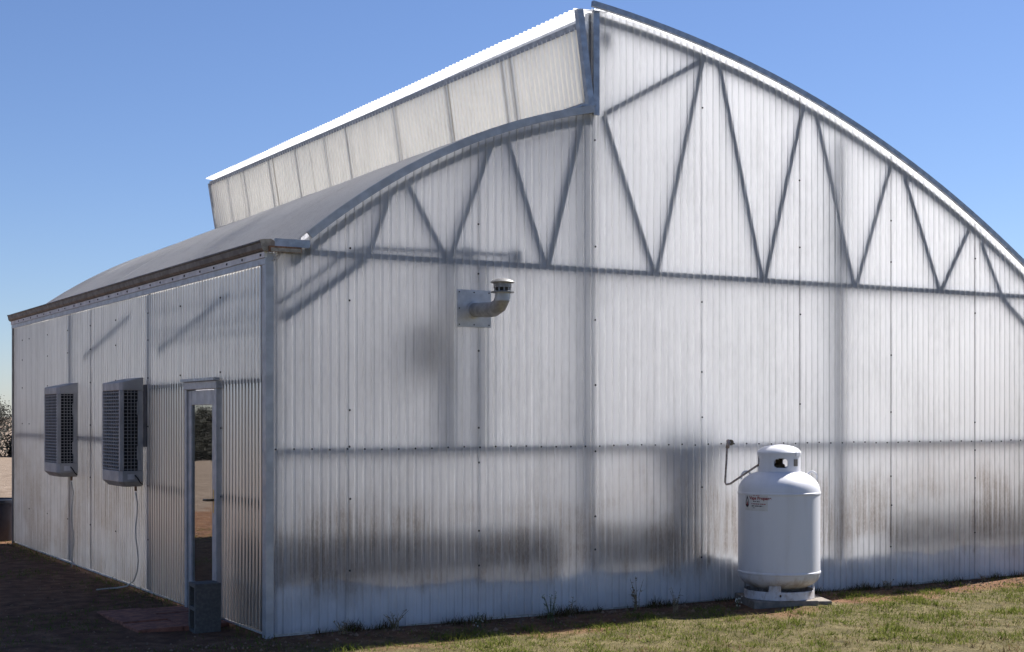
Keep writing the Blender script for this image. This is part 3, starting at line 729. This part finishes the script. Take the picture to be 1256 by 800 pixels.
hose('drain_hose', 3.2, 'pale drain hose hanging from the nearer cooler and curling onto the dirt', [(-.09, 3.28, .10), (-.13, 3.36, .045), (-.20, 3.46, .022), (-.30, 3.52, .014), (-.38, 3.50, .012)])
hose('drain_hose', 5.7, 'pale drain hose hanging straight down from the farther cooler', [(-.07, 5.76, .06), (-.075, 5.77, .0)])

# ------------------------------------------------------------------ by the door
t = tag(empty('cinder_block', (-.27, .66, -.03), math.radians(-3)), 'grey hollow concrete block standing on end beside the door', 'concrete block')
mb = MB()      # outer shell on end with two hollow cores opening towards -x
w, d, h = .20, .20, .39
for (z0, z1) in ((0, .03), (.18, .21), (h - .03, h)): mb.box((-w / 2, -d / 2, z0), (w / 2, d / 2, z1))
mb.box((-w / 2, -d / 2, .03), (w / 2, -d / 2 + .032, .18)); mb.box((-w / 2, d / 2 - .032, .03), (w / 2, d / 2, .18))
mb.box((-w / 2, -d / 2, .21), (w / 2, -d / 2 + .032, h - .03)); mb.box((-w / 2, d / 2 - .032, .21), (w / 2, d / 2, h - .03))
mb.build('block_shell', M['block'], t)
t = tag(empty('paver_landing', (0, 0, 0)), 'small landing of reddish square pavers on the dirt before the door', 'pavers')
for i in range(2):
    for j in range(3):
        x, y = -.40 + .37 * i - .19, .95 + .41 * j
        o = MB().box((-.18, -.20, -.04), (.18, .20, .022)).build('paver', M['paver'], t, bevel=.006)
        o.location = (x, y, random.uniform(-.006, .006)); o.rotation_euler = (random.uniform(-.02, .02), random.uniform(-.02, .02), random.uniform(-.03, .03))
t = tag(empty('trash_can', (-.13, 9.72, 0)), 'black plastic bin beside the far end of the left wall', 'bin')
MB().lathe([(0, -.02), (.235, -.02), (.245, .0), (.30, .52)], n=32).build('bin_body', M['bin'], t, autosm=.6)
MB().lathe([(.295, .50), (.318, .505), (.318, .545), (.295, .55), (.285, .50), (.24, .05), (0, .05)], n=32).build('bin_rim', M['bin'], t, autosm=.6)

# ------------------------------------------------------------------ weeds along the wall
def weed(name, x, y, h, n, label, flowers=False, dry=True, lean=.35):
    t = tag(empty(name, (x, y, gz(x, y))), label, 'weed', 'weeds along the gable foot'); mb = MB(); fl = MB(); lv = MB()
    for k in range(n):
        a = random.uniform(0, 2 * PI); l_ = h * random.uniform(.4, .85); dx, dy = math.cos(a) * lean * l_, math.sin(a) * lean * l_ * .6
        P = [(0.03 * math.cos(a), .02 * math.sin(a), -.01), (dx * .3, dy * .3, l_ * .45), (dx * .7, dy * .7, l_ * .8), (dx, dy, l_)]
        mb.tube(P, [.0032, .0026, .002, .0012], 4)
        for q in range(5):
            f_ = random.uniform(.15, .95); b_ = Vector((dx * f_ ** 1.3, dy * f_ ** 1.3, l_ * f_)); aa = random.uniform(0, 2 * PI); s_ = random.uniform(.02, .05) * (h / .25) ** .5
            e_ = b_ + Vector((math.cos(aa), math.sin(aa), random.uniform(-.3, .6))) * s_; w_ = Vector((-math.sin(aa), math.cos(aa), 0)) * s_ * .22; mid = b_.lerp(e_, .5)
            lv.add([b_, mid + w_, e_, mid - w_], [(0, 1, 2, 3)])
        if flowers:
            for q in range(3):
                c_ = Vector(P[-1]) + Vector((random.uniform(-.02, .02), random.uniform(-.02, .02), random.uniform(-.05, .01)))
                s_ = .007; fl.add([c_ + Vector((s_, 0, 0)), c_ + Vector((0, s_, 0)), c_ + Vector((-s_, 0, 0)), c_ + Vector((0, -s_, 0)), c_ + Vector((0, 0, s_)), c_ - Vector((0, 0, s_))],
                                  [(0, 1, 4), (1, 2, 4), (2, 3, 4), (3, 0, 4), (1, 0, 5), (2, 1, 5), (3, 2, 5), (0, 3, 5)])
    mb.build('stem', M['weed_dry'] if dry else M['weed_green'], t); tag(lv.build('foliage', M['weed_dry'] if dry else M['weed_green'], t), kind='stuff')
    if flowers: tag(fl.build('flower', M['petal'], t), kind='stuff')
weed('dry_weed', 3.28, -.10, .34, 9, 'tall dark dry weed at the gable foot left of the tank shadow')
weed('dry_weed', .98, -.12, .20, 12, 'low bent dry weed tuft at the gable foot nearest the corner', lean=.8)
weed('dry_weed', .52, -.16, .12, 7, 'tiny dry weed sprig closest to the building corner', lean=.7)
weed('flowering_weed', 2.32, -.25, .30, 10, 'green weed dotted with small white flowers at the sunlit edge', True, False)
weed('flowering_weed', 1.62, -.30, .16, 6, 'short white-flowered weed left of the larger flowering one', True, False)
weed('dry_weed', 3.45, -.42, .27, 6, 'pale upright dry weed in the sun left of the tank')
weed('dry_weed', 2.62, -.08, .20, 5, 'thin dry stalks against the gable below the bench end', lean=.25)
weed('flowering_weed', 4.0, -.55, .14, 6, 'small sprig in the grass just left of the tank slab', True, False)
weed('dry_weed', 6.15, -.16, .13, 9, 'low straw weed at the gable foot right of the tank', lean=.9)
weed('dry_weed', 7.45, -.18, .11, 9, 'low straw weed at the gable foot by the right edge', lean=.9)

# ------------------------------------------------------------------ grass (uncountable)
def fbm(x, y, s): return noise.fractal(Vector((x * s, y * s, s)), 1.0, 2.0, 3)
def grass(name, pts, label, wmul=1.0):
    V, T, nb = [], [], 0
    for (x, y, h, lean, col, w) in pts:
        a = random.uniform(0, 2 * PI); b_ = a + random.uniform(-.6, .6); z = gz(x, y) - .004
        cx_, sx = math.cos(a), math.sin(a); px, py = -sx * w, cx_ * w
        l1 = lean * h * .35; l2 = lean * h
        hz = h * max(.12, 1 - lean * .55)
        V += [x - px, y - py, z, x + px, y + py, z, x + cx_ * l1 + px * .8, y + sx * l1 + py * .8, z + hz * .6, x + cx_ * l1 - px * .8, y + sx * l1 - py * .8, z + hz * .6,
              x + math.cos(b_) * l2, y + math.sin(b_) * l2, z + hz]
        T += list(col) * 5; nb += 1
    me = bpy.data.meshes.new(name); me.vertices.add(nb * 5); me.vertices.foreach_set('co', np.array(V, 'f'))
    base = np.arange(nb)[:, None] * 5
    loops = (base + np.array([[0, 1, 2, 3, 3, 2, 4]])).ravel()
    me.loops.add(len(loops)); me.loops.foreach_set('vertex_index', loops.astype('i'))
    me.polygons.add(nb * 2); st = (np.arange(nb)[:, None] * 7 + np.array([[0, 4]])).ravel(); tot = np.tile([4, 3], nb)
    me.polygons.foreach_set('loop_start', st.astype('i')); me.polygons.foreach_set('loop_total', tot.astype('i')); me.update(calc_edges=True)
    at = me.attributes.new('tone', 'FLOAT_COLOR', 'POINT'); c4 = np.ones((nb * 5, 4), 'f'); c4[:, :3] = np.array(T, 'f').reshape(-1, 3); at.data.foreach_set('color', c4.ravel())
    me.validate(); return tag(link(name, me, M['grass']), label, 'grass', kind='stuff')
GREEN = np.array((.11, .15, .026)); OLIVE = np.array((.15, .15, .04)); STRAW = np.array((.26, .21, .105)); BRN = np.array((.13, .08, .045))
pts = []
tries = 210000
X_ = rng.uniform(-3.5, 11, tries); Y_ = rng.uniform(-6.2, -.05, tries); U = rng.random((tries, 5))
for x, y, u in zip(X_, Y_, U):
    dep = .506 * (x + 3.83) + .8625 * (y + 10.11)
    if dep < 9.3: continue
    g1 = fbm(x, y, .9); g2 = fbm(x + 9, y, 3.1)
    edge = -y + .25 * g2                                   # distance from the wall
    near = ss(.22, .75, edge)
    if x < .9: near *= ss(.5, 1.2, edge + .25 * (x - .9)) * .8 + .1
    if abs(x - TX) < .60 and abs(y - TY) < .42: continue
    dens = near * (.70 + .8 * g2 + .4 * g1) + .04; g3 = fbm(x + 31, y + 7, 1.9)
    if u[0] > dens: continue
    gk = .68 + .95 * g1 + 1.0 * g2 + .55 * math.exp(-((edge - .8) / .4) ** 2)
    if u[1] < gk: col = GREEN * (1 - u[2]) + OLIVE * u[2]; h = .022 + .03 * u[3]; ln = .3 + u[4] * .9
    elif g3 > .22 and u[3] < .7: col = BRN * (.8 + u[2]) if u[2] < .5 else STRAW * .7; h = .04 + .05 * u[4]; ln = .4 + .7 * u[1]
    elif u[1] < gk + .25: col = OLIVE; h = .025 + .03 * u[3]; ln = .4 + u[4]
    else: col = STRAW * (.75 + .5 * u[2]) if u[3] > .22 else BRN; h = .02 + .035 * u[4]; ln = .5 + 1.3 * u[2]
    tuft = max(0, g2 - .05) * .07 * (1 if u[1] < gk else .35)
    pts.append((x, y, h + tuft, ln, col * (.8 + .4 * u[2]), (.0018 + .0022 * u[4]) * (1 + 6 * tuft)))
grass('lawn_grass', pts, 'short patchy green and straw grass in front of the gable')
pts = []
for k in range(60000):
    x = random.uniform(-6.5, -.02); y = random.uniform(-1.2, 10.5)
    g1 = fbm(x, y, .7); g2 = fbm(x, y, 2.7)
    if -.85 < x < 0 and .7 < y < 2.0: continue
    strip = math.exp(-((x + .05) / .12) ** 2)
    if random.random() > .35 + 2.2 * g1 + .8 * g2 + strip * 1.2: continue
    u = random.random()
    col = (GREEN * 1.0 if u < .6 else OLIVE if u < .8 else STRAW * .8)
    pts.append((x, y, .02 + .03 * random.random() + strip * .05 * random.random(), .3 + random.random(), col, .0018 + .0016 * random.random()))
grass('shaded_grass', pts, 'thin dark grass on the shaded dirt along the left wall')
# straw and dead leaves lying on the dirt by the wall
pts = []
for k in range(5200):
    x = random.uniform(-.6, 9.2); y = -abs(random.gauss(.32, .22)) - .02
    pts.append((x, y, .02 + .05 * random.random(), 1.6, STRAW * random.uniform(.5, 1.1) if random.random() < .6 else BRN * random.uniform(.7, 1.6), .002 + .003 * random.random()))
for k in range(9000):                                       # untrimmed dry growth against the foot of the gable
    x = random.uniform(.0, 9.0); y = -.03 - abs(random.gauss(0, .05)); q = noise.noise((x * 2.1, 3, 8)) + .6 * noise.noise((x * 7, 1, 2))
    if random.random() > .22 + 1.1 * q: continue
    c = random.random(); pts.append((x, y, (.03 + .10 * random.random()) * (.6 + max(0, q)), .2 + .5 * random.random(), BRN * random.uniform(.5, 1.2) if c < .5 else OLIVE * .6 if c < .75 else STRAW * .7, .0015 + .002 * random.random()))
grass('straw_litter', pts, 'loose straw and dead leaves on the reddish dirt along the gable')

# ------------------------------------------------------------------ trees beyond the field
def tree(x, y, h, label, leafy=1.0, seed=0, wide=.42):
    rd = random.Random(seed); z = gz(x, y)
    t = tag(empty('scrub_tree', (x, y, z)), label, 'tree', 'tree line beyond the field'); mb = MB(); tips = []
    def limb(p, d, l_, r, lev):
        q = p + d * l_; mid = p.lerp(q, .5) + Vector((rd.uniform(-1, 1), rd.uniform(-1, 1), 0)) * l_ * .06
        mb.tube([p, mid, q], [r, r * .8, r * .6], 5 if lev < 2 else 3, caps=False); tips.append((mid, lev)); tips.append((q, lev))
        if lev >= 4: return
        for k in range(3 if lev < 2 else 4 if lev == 2 else 3):
            a = rd.uniform(0, 2 * PI); s_ = rd.uniform(.45, .95)
            nd = (d + Vector((math.cos(a) * s_, math.sin(a) * s_, rd.uniform(-.2, .35)))).normalized(); limb(q if k < 2 else mid, nd, l_ * rd.uniform(.55, .82), r * .55, lev + 1)
    for k in range(3): limb(Vector((rd.uniform(-.2, .2), rd.uniform(-.2, .2), -.1)), Vector((rd.uniform(-.35, .35), rd.uniform(-.35, .35), 1)).normalized(), h * .26, h * .018, 0)
    mb.build('trunk', M['bark'], t)
    lv = MB()
    for p, lev in tips:
        if lev < 2: continue
        if p.z > h * (.72 if leafy < 1.2 else 1.2) and rd.random() > .25: continue
        for q in range(int(11 * leafy)):
            c = p + Vector((rd.gauss(0, .28), rd.gauss(0, .28), rd.gauss(0, .22))); s_ = rd.uniform(.07, .17)
            u = Vector((rd.gauss(0, 1), rd.gauss(0, 1), rd.gauss(0, 1))).normalized(); w_ = u.orthogonal().normalized()
            lv.add([c, c + u * s_, c + w_ * s_ + u * s_ * .4], [(0, 1, 2)])
    for k in range(int(3200 * leafy)):                       # scrub skirt round the foot
        a = rd.uniform(0, 2 * PI); r_ = h * wide * rd.random() ** .5; c = Vector((math.cos(a) * r_, math.sin(a) * r_, rd.uniform(0, h * .5) * (1 - (r_ / (h * wide)) ** 2 * .7)))
        s_ = rd.uniform(.12, .28); u = Vector((rd.gauss(0, 1), rd.gauss(0, 1), rd.gauss(0, 1))).normalized(); w_ = u.orthogonal().normalized()
        lv.add([c, c + u * s_, c + w_ * s_ + u * s_ * .4], [(0, 1, 2)])
    lv.build('crown', M['leaf'], t)
T = [(15.5, 116, 8.2, 'dark scrubby tree at the photo left edge beyond the stubble field', 1.2), (19.8, 121, 8.6, 'bare-topped tree just left of the greenhouse far corner beyond the field', .8),
     (24.5, 118, 8, 'dark tree half hidden behind the greenhouse far corner', 1.2),
     (-26, 92, 6.5, 'bushy dark tree mirrored in the middle of the door glass', 1.6), (-31, 96, 5.6, 'tree mirrored in the door glass left of the bushy one', 1.3), (-21, 99, 5.4, 'tree mirrored in the door glass right of the bushy one', 1.3)]
for i, (x, y, h, lb, lf) in enumerate(T): tree(x, y, h, lb, lf, seed=31 + i)

# ------------------------------------------------------------------ clods, pebbles and leaf scraps on the bare dirt (uncountable)
mb = MB()
for k in range(4200):
    if k % 3: x, y = random.uniform(-6, -.03), random.uniform(-1.2, 9.5)
    else: x, y = random.uniform(-1, 9), -abs(random.gauss(.25, .22)) - .02
    if -.85 < x < 0 and .7 < y < 2.0: continue
    q = random.uniform(.004, .014) * (1.8 if random.random() < .06 else 1); z = gz(x, y) + q * .25
    P = [Vector((x, y, z)) + Vector(v) * q * random.uniform(.7, 1.3) for v in ((1, .1, 0), (-.2, 1, .1), (-1, -.1, 0), (.1, -1, -.1), (.1, 0, .8), (0, 0, -.7))]
    mb.add(P, [(0, 1, 4), (1, 2, 4), (2, 3, 4), (3, 0, 4), (1, 0, 5), (2, 1, 5), (3, 2, 5), (0, 3, 5)])
tag(mb.build('dirt_clods', M['clod']), 'small clods and pebbles scattered on the bare dirt round the greenhouse', 'pebbles', kind='stuff')
